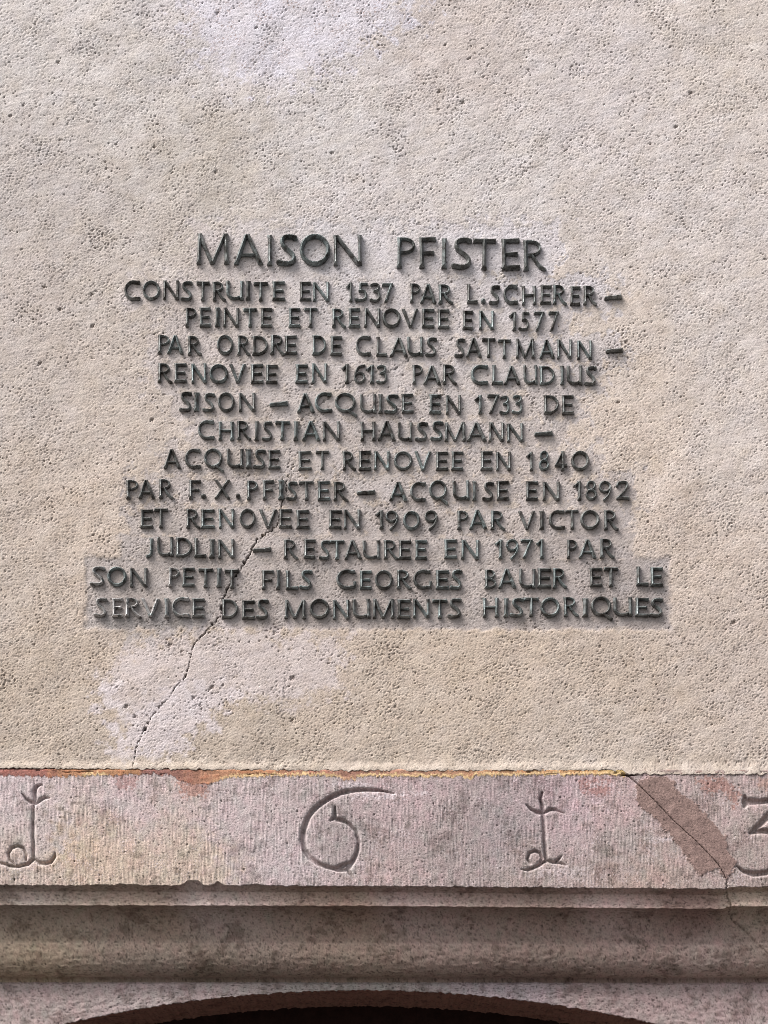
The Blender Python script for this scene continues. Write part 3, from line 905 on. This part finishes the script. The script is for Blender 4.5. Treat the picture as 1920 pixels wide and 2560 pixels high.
# ------------------------------------------------------------------ sandstone door surround
NUM = {
    "left": [([(104, 1961), (92, 1966), (86, 1978), (88, 1998), (86, 2010)], [2, 5, 6, 5, 4]), ([(54, 1984), (64, 1996), (76, 2004), (88, 2008)], [2, 4, 6, 5]), ([(88, 2008), (100, 2001), (112, 1994), (124, 1994)], [5, 5, 4, 2]),
             ([(83, 2006), (83, 2080), (84, 2148)], [4.5, 4.5, 5]), ([(85, 2146), (70, 2160), (48, 2166), (24, 2165), (0, 2156), (-18, 2140)], [5, 5, 5, 4.5, 3.5, 1.5]),
             ([(64, 2150), (67, 2136), (58, 2120), (44, 2114), (29, 2119), (21, 2133), (25, 2150), (36, 2161)], [3, 4, 4.5, 4.5, 4.5, 4.5, 4, 3]), ([(86, 2146), (98, 2157), (114, 2159), (128, 2154), (138, 2140), (138, 2132)], [4, 4.5, 5, 5.5, 4.5, 1.5])],
    "six": [([(985, 1983), (945, 1976), (910, 1974), (880, 1976), (851, 1983), (826, 1994), (803, 2009), (783, 2027), (768, 2048), (760, 2072), (757, 2100), (762, 2124), (774, 2143), (794, 2158), (820, 2168), (845, 2173), (868, 2173)],
             [1.2, 4, 5.5, 6, 6.5, 6.5, 6.5, 7, 7, 7.5, 7.5, 7, 6.5, 6, 6, 7.5, 7]), ([(868, 2171), (884, 2152), (894, 2128), (897, 2104), (891, 2080), (877, 2062), (860, 2052), (842, 2048)], [8, 6.5, 5.5, 5, 5, 5.5, 6, 6.5]),
            ([(826, 2052), (838, 2044), (838, 2018)], [2, 7.5, 3]), ([(868, 2172), (877, 2184), (887, 2200)], [7, 5, 1.6]), ([(832, 2172), (855, 2166), (874, 2158)], [3, 8, 6])],
    "one": [([(1356, 1981), (1352, 1998), (1357, 2016), (1358, 2034)], [3.5, 5, 5.5, 4.5]), ([(1316, 2012), (1330, 2024), (1344, 2031), (1358, 2033)], [1.5, 5, 6, 5]), ([(1358, 2033), (1374, 2024), (1390, 2024), (1410, 2033)], [5, 5, 4, 1.5]),
            ([(1358, 2028), (1361, 2090), (1366, 2152)], [5, 5, 5.5]), ([(1366, 2150), (1352, 2160), (1334, 2170), (1320, 2175), (1303, 2173)], [5.5, 5, 4.5, 3.5, 1.5]),
            ([(1350, 2157), (1356, 2145), (1350, 2132), (1337, 2127), (1324, 2132), (1319, 2146), (1325, 2159)], [3.5, 4, 4.5, 4.5, 4.5, 4.2, 3]), ([(1368, 2150), (1384, 2156), (1400, 2157), (1416, 2163)], [5, 5, 4, 1.5]), ([(1392, 2153), (1404, 2141)], [6, 2])],
    "three": [([(1863, 1990), (1866, 2004), (1862, 2018)], [4, 9, 3]), ([(1866, 2004), (1900, 2004), (1940, 2000), (1968, 1996)], [8, 6, 6, 5]), ([(1962, 2000), (1920, 2042), (1880, 2080)], [6, 7.5, 5]), ([(1876, 2082), (1896, 2077), (1920, 2078), (1948, 2092), (1966, 2120), (1964, 2150), (1942, 2172), (1915, 2182), (1885, 2185), (1862, 2179), (1842, 2166)],
              [4, 7, 6, 5.5, 6, 6, 6, 6, 6, 5, 2])],
}
PATCH = [(1592, 1956), (1619, 1942), (1666, 1940), (1691, 1958), (1689, 1973), (1751, 2020), (1793, 2070), (1816, 2093), (1820, 2131), (1843, 2155), (1832, 2178), (1816, 2200), (1793, 2172), (1747, 2189), (1697, 2116), (1658, 2070), (1642, 2050), (1589, 2008)]
STONE_CRACK = [(1556, 1935), (1575, 1943), (1592, 1958), (1640, 2005), (1690, 2058), (1737, 2100), (1770, 2133), (1797, 2163), (1815, 2195), (1818, 2222), (1833, 2264), (1838, 2286), (1850, 2305), (1878, 2325), (1905, 2352), (1935, 2380), (1990, 2430), (2060, 2520)]


def num_f(PX, PY, strokes):
    out = np.full(PX.shape, -9.0)
    k3 = 1.25 if strokes is NUM['three'] else 1.0
    for pts, ws in strokes:
        ws = [w * k3 for w in ws]
        for i in range(len(pts) - 1):
            (x0, y0), (x1, y1) = pts[i], pts[i + 1]
            dx, dy = x1 - x0, y1 - y0
            t = np.clip(((PX - x0) * dx + (PY - y0) * dy) / (dx * dx + dy * dy), 0, 1)
            d = np.hypot(PX - x0 - t * dx, PY - y0 - t * dy)
            out = np.maximum(out, (ws[i] + (ws[i + 1] - ws[i]) * t) - d)
    return out


def build_surround():
    root = bpy.data.objects.new("door_surround", None)
    COL.objects.link(root)
    root.location = (0, 0, 0)
    tag(root, "weathered pink sandstone door lintel carved with old numerals above the arch", "door surround", kind="thing")
    x0, x1 = -1.1, 1.1
    nx = int(round((x1 - x0) / STEP)) + 1
    xs = x0 + np.arange(nx) * STEP
    # profile: photo row -> depth; built as a list of (row, depth)
    D1, D2 = 0.026, 0.140
    prof = []
    nF = 200
    for i in range(nF):
        prof.append((1914 + (2214 - 1914) * i / (nF - 1), 0.0, 0))
    for t in np.linspace(0.15, 1, 9):                       # rough sloping break under the face
        prof.append((2214 + 15 * t, D1 * (t ** .8), 1))
    for t in np.linspace(0.05, 1, 20):                      # fillet, slightly battered outwards
        prof.append((2229 + 35 * t, D1 + .004 * math.sin(math.pi * t) * (1 - t) - .001 * t, 2))
    prof.append((2265.5, D1 + .010, 3))
    prof.append((2267.5, D1 + .018, 3))
    for a in np.linspace(4, 90, 34):                        # hollow
        a = math.radians(a)
        prof.append((2267 + 88 * (1 - math.cos(a)), D1 + .018 + .040 * math.sin(a), 4))
    for a in np.linspace(2, 88, 36):                        # roll below it
        a = math.radians(a)
        prof.append((2356 + 88 * math.sin(a), D1 + .053 + (D2 - D1 - .053) * (1 - math.cos(a)), 5))
    prof.append((2449, D2 + .004, 6))
    prof.append((2455, D2 + .004, 6))
    for t in np.linspace(0.0, 1, 5):
        prof.append((2457 + 4 * t, D2 - .004 * t, 7))
    nP = len(prof)
    R0 = np.array([p[0] for p in prof])
    D0 = np.array([p[1] for p in prof])
    K0 = np.array([p[2] for p in prof])
    nL, nS = 46, 26
    nr = nP + nL + nS
    XX = np.tile(xs, (nr, 1))
    PXc = XX / S + 960
    row = np.tile(np.concatenate([R0, np.full(nL + nS, 2461.0)])[:, None], (1, nx))
    dep = np.tile(np.concatenate([D0, np.full(nL + nS, D2 - .004)])[:, None], (1, nx))
    kind = np.tile(np.concatenate([K0, np.full(nL, 8), np.full(nS, 9)])[:, None], (1, nx))
    # the slightly sagging, worn long lines
    pxc = xs / S + 960
    sag = np.interp(pxc, [-400, 0, 500, 960, 1500, 1815, 1823, 2400], [-2, -1, 0, 1, 6, 8, 3, 1])
    w1 = base_noise((8, nx), STEP, .05, bw=.8, seed=50)[3] * .7 + base_noise((8, nx), STEP, .012, bw=.6, seed=51)[3] * .22 - 1.6 * np.maximum(0, base_noise((8, nx), STEP, .03, bw=.4, seed=57)[3] - 1.2)
    chip = -13 * np.exp(-((pxc - 482) / 24) ** 4) - 11 * np.exp(-((pxc - 545) / 11) ** 2) - 4 * np.exp(-((pxc - 640) / 28) ** 2) - 3 * np.exp(-((pxc - 300) / 60) ** 2)
    w2 = base_noise((8, nx), STEP, .05, bw=.7, seed=52)[3] * .5 + base_noise((8, nx), STEP, .014, bw=.6, seed=53)[3] * .15
    f_face = smooth(1990, 2214, row)
    row += sag * smooth(2150, 2214, row) * np.interp(row, [0, 2270, 2450, 2600], [1, 1, .15, 0])
    row += (w1 + chip) * f_face * (kind <= 1) * np.where(kind == 1, np.interp(R0, [2214, 2229], [1, 0])[np.minimum(np.arange(nr), nP - 1)][:, None], 1)
    row += w2 * np.isin(kind, (2, 3)) * smooth(2240, 2262, row)
    row += w1 * .8 * (kind == 7)
    # arch
    ax = (pxc - 898) * 1.0
    arch = 2475 + 83 * (ax / 757.0) ** 2 + base_noise((8, nx), STEP, .04, bw=.7, seed=54)[3] * .9 + base_noise((8, nx), STEP, .010, bw=.6, seed=55)[3] * .5
    arch = np.minimum(arch, 2690)
    tl = np.linspace(1.0 / nL, 1, nL)[:, None]
    row[nP:nP + nL] = 2461 + (arch[None] - 2461) * tl
    row[nP + nL:] = arch[None]
    DS = 0.40
    dep[nP + nL:] = (D2 - .004) + (DS - D2) * np.linspace(1.0 / nS, 1, nS)[:, None]
    # rows are the rows seen at the front edge of each piece
    zdep = np.where(kind == 9, D2 - .004, dep)
    ZZ = wz(row, zdep)
    PY = row
    sh = XX.shape
    h = np.zeros(sh)
    # --- stone relief on a regular grid of the same shape (rows are about a grid step apart)
    seg_ = np.hypot(np.diff(ZZ, axis=0), np.diff(dep, axis=0))
    arcl = np.concatenate([np.zeros((1, nx)), np.cumsum(seg_, 0)])
    nreg = int(arcl.max() / STEP) + 4
    AI = np.clip(np.rint(arcl / STEP).astype(int), 0, nreg - 1)

    def noise(shp, *a, _f=base_noise, **k):
        if shp != sh:
            return _f(shp, *a, **k)
        return np.take_along_axis(_f((nreg, nx), *a, **k)[::-1], AI, 0)
    chis = noise(sh, STEP, .060, 1 / 8.5, 0, .42, 60)      # long vertical tool marks
    pore = np.maximum(0, -noise(sh, STEP, .0062, 1, 0, .45, 61) - .9)
    pore2 = np.maximum(0, -noise(sh, STEP, .011, .8, 0, .45, 161) - 1.5)
    grain = noise(sh, STEP, .006, 1, 0, .5, 62)
    med = noise(sh, STEP, .04, 1, 0, .6, 63)
    worn = noise(sh, STEP, .14, 1, 0, .6, 64)
    hor = noise(sh, STEP, .016, 2.6, 0, .5, 65)
    hpore = np.maximum(0, -noise(sh, STEP, .006, 2.6, .06, .45, 68) - .7)
    edge_n = 5 * noise(sh, STEP, .02, bw=.7, seed=66) + 3 * noise(sh, STEP, .007, bw=.5, seed=67)
    face = (kind == 0)
    tool = smooth(-1.6, .4, worn + .5)
    h += face * (.00027 * chis * (.25 + .75 * tool) - .00045 * pore - .0011 * pore2 + .00014 * grain + .00016 * med)
    h += (~face) * (.00022 * grain + .0003 * med + .00055 * hor - .0004 * pore - .0012 * pore2 - .0006 * hpore) * np.where(kind == 9, .6, 1)
    # numerals
    groove = np.full(sh, -9.0)
    lab = np.zeros(sh, int)
    for i, (nm, strokes) in enumerate(NUM.items()):
        f = num_f(PXc + .5 * med, PY + .4 * hor, strokes)
        groove = np.maximum(groove, f)
        lab[f > 0.3] = 10 + i
    gf = np.clip(groove * 1.25 + 1.1, 0, 7.5) * face
    h = h * (1 - .7 * smooth(0, 2, gf)) - gf * S * 1.75
    h -= .0006 * smooth(-6, 0, groove) * face
    # mortar patch, proud of the stone and smoothed
    pd = in_poly(PXc, PY, PATCH) + edge_n * .38
    pm = smooth(2.5, -2.5, pd) * face
    h = h * (1 - .75 * pm) + pm * (.0014 + .00018 * med + .00012 * grain)
    # crack through the lintel; the right part stands a little prouder
    wv = 1.3 * noise(sh, STEP, .012, bw=.5, seed=70)
    cd, ct = polyline_dist(PXc + wv, PY + .7 * wv, STONE_CRACK)
    cw = np.interp(ct, [0, .06, .15, .45, .55, .7, 1], [2.6, 1.8, .4, .45, 1.1, .9, .5])
    crk = smooth(cw + .9, cw - .6, cd)
    xcr = np.interp(PY, [p[1] for p in STONE_CRACK], [p[0] for p in STONE_CRACK])
    right = smooth(-1.5, 1.5, PXc - xcr)
    h += .0045 * right * (kind >= 1) * (kind < 8)
    h -= (.005 - .002 * (kind >= 4)) * crk * (kind < 9)
    # painted ledge left along the plaster
    nb = noise((8, nx), STEP, .02, bw=.7, seed=71)[3] * 1.6 + noise((8, nx), STEP, .006, bw=.6, seed=72)[3] * 1.1
    low = np.interp(pxc, [-400, 0, 100, 160, 250, 300, 330, 430, 445, 470, 500, 512, 530, 570, 640, 800, 850, 868, 885, 900, 1160, 1175, 1190, 1330, 1550, 1562, 1600, 2400],
                    [1941, 1938, 1942, 1943, 1937, 1940, 1936, 1937, 1950, 1958, 1962, 1958, 1958, 1944, 1942, 1939, 1945, 1951, 1949, 1941, 1942, 1951, 1940, 1938, 1938, 1940, 1934, 1932]) + nb
    lm = smooth(1.2, -1.2, PY - low[None]) * face
    h = h * (1 - .6 * lm) + lm * (.0010 - .0004 * smooth(1934, 1944, PY)) + lm * .00018 * hor
    fis = smooth(1.6, .3, np.abs(PY - (1930 + 2.5 * hor + np.interp(pxc, [0, 200, 330, 450, 1000, 1550], [-1, 0, 4, 9, 4, 9])[None]))) * smooth(.0, .8, noise(sh, STEP, .05, 3, 0, .6, 73)) * lm * (PXc < 1560)
    h -= .002 * fis
    slot = smooth(3.2, 1.0, np.abs(PY - 1938.5 + .03 * (PXc - 1560))) * smooth(1545, 1560, PXc) * smooth(1600, 1580, PXc)
    h -= .006 * slot * face
    h -= .005 * smooth(1926, 1919, PY) * face
    # --- stone colours
    ctl = [(60, 1980, (203, 190, 190)), (300, 2000, (201, 187, 186)), (600, 2030, (197, 184, 183)), (120, 2080, (196, 186, 183)), (300, 2150, (205, 187, 168)), (180, 2120, (206, 186, 160)), (470, 2170, (201, 185, 168)), (60, 2190, (200, 186, 174)),
           (700, 2150, (196, 184, 184)), (870, 2100, (170, 160, 158)), (1000, 2000, (190, 172, 172)), (1100, 2120, (168, 156, 153)), (1280, 2080, (165, 155, 155)), (1420, 2000, (192, 172, 175)), (1330, 2180, (172, 158, 152)),
           (1560, 2120, (176, 166, 162)), (1540, 2000, (190, 168, 166)), (1600, 2190, (178, 158, 148)), (1800, 2000, (186, 170, 166)), (1880, 2100, (172, 158, 152)), (980, 2190, (186, 168, 164))]
    col = blend_points(PXc + 20 * med, PY + 14 * worn, ctl, 3.4, 45)
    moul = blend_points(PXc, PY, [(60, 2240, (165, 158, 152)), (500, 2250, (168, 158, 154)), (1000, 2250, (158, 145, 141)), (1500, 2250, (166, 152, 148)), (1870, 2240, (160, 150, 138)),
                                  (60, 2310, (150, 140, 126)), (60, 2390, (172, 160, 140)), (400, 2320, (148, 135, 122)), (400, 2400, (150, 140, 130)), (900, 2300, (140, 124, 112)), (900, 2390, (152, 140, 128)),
                                  (1400, 2300, (136, 122, 114)), (1400, 2400, (150, 138, 130)), (1750, 2300, (130, 112, 106)), (1780, 2380, (160, 148, 142)), (500, 2440, (132, 122, 110)), (1400, 2440, (130, 116, 108))], 3.2, 40)  # dirt crust, plus the shading of hollow and roll put into the colour
    lowf = blend_points(PXc, PY, [(60, 2520, (166, 153, 149)), (400, 2480, (172, 160, 157)), (900, 2468, (150, 145, 140)), (1300, 2480, (160, 150, 152)), (1700, 2520, (160, 145, 142)), (1500, 2490, (158, 143, 140))], 3, 40)
    isM = np.isin(kind, (1, 2, 3, 4, 5, 6))[..., None]
    isL = np.isin(kind, (7, 8))[..., None]
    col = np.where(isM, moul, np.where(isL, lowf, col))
    col = col * np.where(kind == 2, 1.4, np.where(kind == 1, 1.1, 1))[..., None]  # fillet's lit band painted in by lightening its colour
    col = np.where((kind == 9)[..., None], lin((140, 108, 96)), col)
    soot = smooth(.2, 1.8, worn * .6 + med * .5 + hor * .4) * np.where(face, .36, .46)
    col = col * (1 - soot[..., None] * np.array([.8, .85, .88]))
    # pink and grey flecks of the tooled face
    col = col * (1 + face[..., None] * (.075 * chis * tool)[..., None] * np.array([1.0, .98, 1.0]))
    fleck = smooth(1.55, 2.2, noise(sh, STEP, .0075, .6, 0, .4, 80) + .35 * noise(sh, STEP, .12, bw=.6, seed=81))
    col = col * (1 - face[..., None] * (.55 * fleck)[..., None]) + (face * .55 * fleck)[..., None] * lin((216, 206, 210))
    dark = smooth(1.7, 2.4, noise(sh, STEP, .0085, .8, 0, .45, 82) + .3 * worn)
    col = col * (1 - .4 * dark[..., None])
    pinkv = noise(sh, STEP, .06, .7, 0, .6, 83)
    col = col * (1 + (.03 * pinkv)[..., None] * np.array([.9, .1, .35]))
    # remains of red wash on the stone
    for poly, c, k in (([(285, 1940), (345, 1940), (340, 1968), (300, 1972)], (178, 138, 134), .7), ([(440, 1955), (515, 1955), (512, 1990), (462, 1992)], (182, 140, 126), .8), ([(1440, 1950), (1530, 1945), (1525, 1975), (1500, 1990), (1455, 1978)], (168, 120, 112), .65),
                       ([(1740, 1942), (1815, 1945), (1850, 1990), (1835, 2020), (1810, 1975), (1770, 1985)], (166, 124, 112), .7), ([(1890, 1945), (2000, 1945), (2000, 1975), (1900, 1972)], (176, 138, 120), .5)):
        m = (smooth(5, -5, in_poly(PXc, PY, poly) + edge_n) * k * face)[..., None]
        col = col * (1 - m) + lin(c) * m
    for (cx_, cy_, rx_, ry_, k) in ((945, 1990, 60, 8, .8), (690 + 190, 1962, 45, 6, .8), (1060, 1982, 10, 6, .7), (35, 1944, 30, 7, .6), (1500, 1962, 30, 6, .6), (1400, 2180, 60, 14, .4), (890, 2160, 20, 12, .4), (1650, 2100, 30, 6, .5), (1750 - 60, 2098, 20, 4, .6)):
        m = (smooth(1.2, .4, np.hypot((PXc - cx_) / rx_, (PY - cy_) / ry_) + .25 * grain + .1 * edge_n) * k * face)[..., None]
        col = col * (1 - m) + lin((218, 208, 210)) * m
    # patch
    pc = lin((148, 125, 117)) * (1 + .06 * med[..., None]) * (1 + .05 * hor[..., None])
    col = col * (1 - pm[..., None]) + pc * pm[..., None]
    # paint of the ledge: red to ochre, yellow along its lower lip
    keys = [(-400, (168, 112, 100)), (0, (176, 116, 104)), (110, (180, 118, 102)), (160, (206, 150, 104)), (330, (206, 150, 100)), (380, (166, 116, 106)), (470, (178, 126, 104)), (540, (206, 150, 110)), (640, (208, 152, 104)),
            (760, (196, 140, 114)), (900, (190, 140, 116)), (1060, (200, 150, 118)), (1200, (208, 156, 112)), (1480, (216, 166, 104)), (1555, (220, 190, 112)), (1570, (180, 160, 150)), (2400, (184, 168, 160))]
    kx = [k_[0] for k_ in keys]
    kc = np.array([lin(k_[1]) for k_ in keys])
    lc = np.stack([np.interp(pxc + 12 * w1, kx, kc[:, c]) for c in range(3)], -1)[None] * (1 + .10 * hor[..., None])
    lm_ = lc.mean(-1, keepdims=True)
    lc = lm_ * .96 + (lc - lm_) * .86
    lc = np.where((hor + .5 * med > 1.2)[..., None], lc * np.array([.86, .76, .72]), lc)
    yel = smooth(8.5, 4.5, low[None] - PY + .8 * edge_n * .4) * (smooth(520, 580, PXc) * smooth(1565, 1545, PXc) + smooth(200, 215, PXc) * smooth(275, 262, PXc)) * (1 - .8 * np.exp(-((PXc - 868) / 20) ** 2))
    yel = np.clip(yel, 0, 1)
    lc = lc * (1 - yel[..., None]) + lin((240, 208, 152)) * yel[..., None]
    lc = lc * (1 - .6 * fis[..., None])
    col = col * (1 - lm[..., None]) + lc * lm[..., None]
    col = col * (1 - (crk * np.where(kind >= 4, .35, .4))[..., None]) * (1 - (.8 * slot * face)[..., None])
    col = col * (1 - np.clip(.30 * pore + (.35 + .15 * (~face)) * pore2 + .3 * hpore * (~face), 0, .6)[..., None])
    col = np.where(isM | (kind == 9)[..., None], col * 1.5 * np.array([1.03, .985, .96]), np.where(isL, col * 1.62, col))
    lum_ = col.mean(-1, keepdims=True)
    col = np.where((kind == 0)[..., None], lum_ + (col - lum_) * .9, col) * np.array([1.025, .985, .983])
    arris = (smooth(-3.2, -1.2, groove) * smooth(1.0, -.6, groove) * face * np.clip(.75 + .35 * med, 0, 1))[..., None]  # groove lips: worn edge, with the highlight painted into the colour
    col = col * (1 - .42 * arris) + .42 * arris * lin((222, 212, 210))
    tint = np.clip(col * .74, .008, .9).reshape(-1, 3)
    yy = dep - h
    zz = ZZ - np.where(kind == 9, -1.0, 0) * h
    yy = np.where(kind == 9, dep, yy)
    co = np.stack([XX, yy - .0005, zz], -1).reshape(-1, 3)
    q = grid_quads(nr, nx)
    # split the faces into parts
    flab = np.zeros(sh, int)
    flab[kind >= 1] = 1
    flab[kind >= 7] = 2
    flab[kind == 9] = 3
    flab[(pm > .5)] = 5
    flab[(lm > .5) & (PXc < 1562)] = 4
    flab[(lab > 0) & face] = lab[(lab > 0) & face]
    fl = flab[:-1, :-1].reshape(-1)
    names = {0: ("lintel_face", None), 1: ("moulding", None), 2: ("arch_face", None), 3: ("arch_soffit", None), 4: ("painted_ledge", "flaking red and ochre paint ledge above the stone"),
             5: ("mortar_patch", "smooth brown mortar patch over the diagonal crack"),
             10: ("carved_numeral", "carved old numeral one at the left edge"), 11: ("carved_numeral", "carved open numeral six"), 12: ("carved_numeral", "carved old numeral one with small loop"), 13: ("carved_numeral", "carved numeral three beside the mortar patch")}
    # faces are wound so that they look at the street
    for k_, (nm, lb) in names.items():
        qq = q[fl == k_]
        if len(qq):
            o = link(nm, sub_mesh(nm, co, qq, tint), M_STONE, root)
            if lb:
                o["label"] = lb
    # jambs down to the street, below the picture
    zj = float(wz(2690, D2))
    jx = wx(898 + 757 * math.sqrt((2690 - 2475) / 83.0)), wx(898 - 757 * math.sqrt((2690 - 2475) / 83.0))
    for xa, xb in ((x0, float(jx[1])), (float(jx[0]), x1)):
        c8 = [(xa, D2, 0), (xb, D2, 0), (xb, D2, zj), (xa, D2, zj), (xa, .4, 0), (xb, .4, 0), (xb, .4, zj), (xa, .4, zj)]
        qs = np.array([[0, 1, 2, 3], [1, 5, 6, 2], [4, 0, 3, 7], [5, 4, 7, 6]])
        link("jamb", raw_mesh("jamb", np.array(c8), qs, np.tile(lin((160, 146, 142)) * .74, (8, 1))), M_STONE, root)


def build_door():
    """plank door deep under the arch"""
    root = bpy.data.objects.new("door", None)
    COL.objects.link(root)
    root.location = (0, .36, 0)
    tag(root, "dark wooden door deep in the shade under the stone arch", "door", kind="thing")
    co, q = [], []
    n = 15
    for i in range(n):
        a, b = -1.05 + 2.1 * i / n + .0006, -1.05 + 2.1 * (i + 1) / n - .0006
        k = len(co)
        for (x, y) in ((a, .002), (a + .003, 0), (b - .003, 0), (b, .002)):
            co += [(x, y, 0), (x, y, 2.35)]
        for j in range(3):
            q.append([k + 2 * j, k + 2 * j + 2, k + 2 * j + 3, k + 2 * j + 1])
        if i < n - 1:
            q.append([k + 6, k + 8, k + 9, k + 7])
    link("planks", raw_mesh("planks", np.array(co), np.array(q)), M_WOOD, root)


build_wall()
build_surround()
build_door()
build_letters()
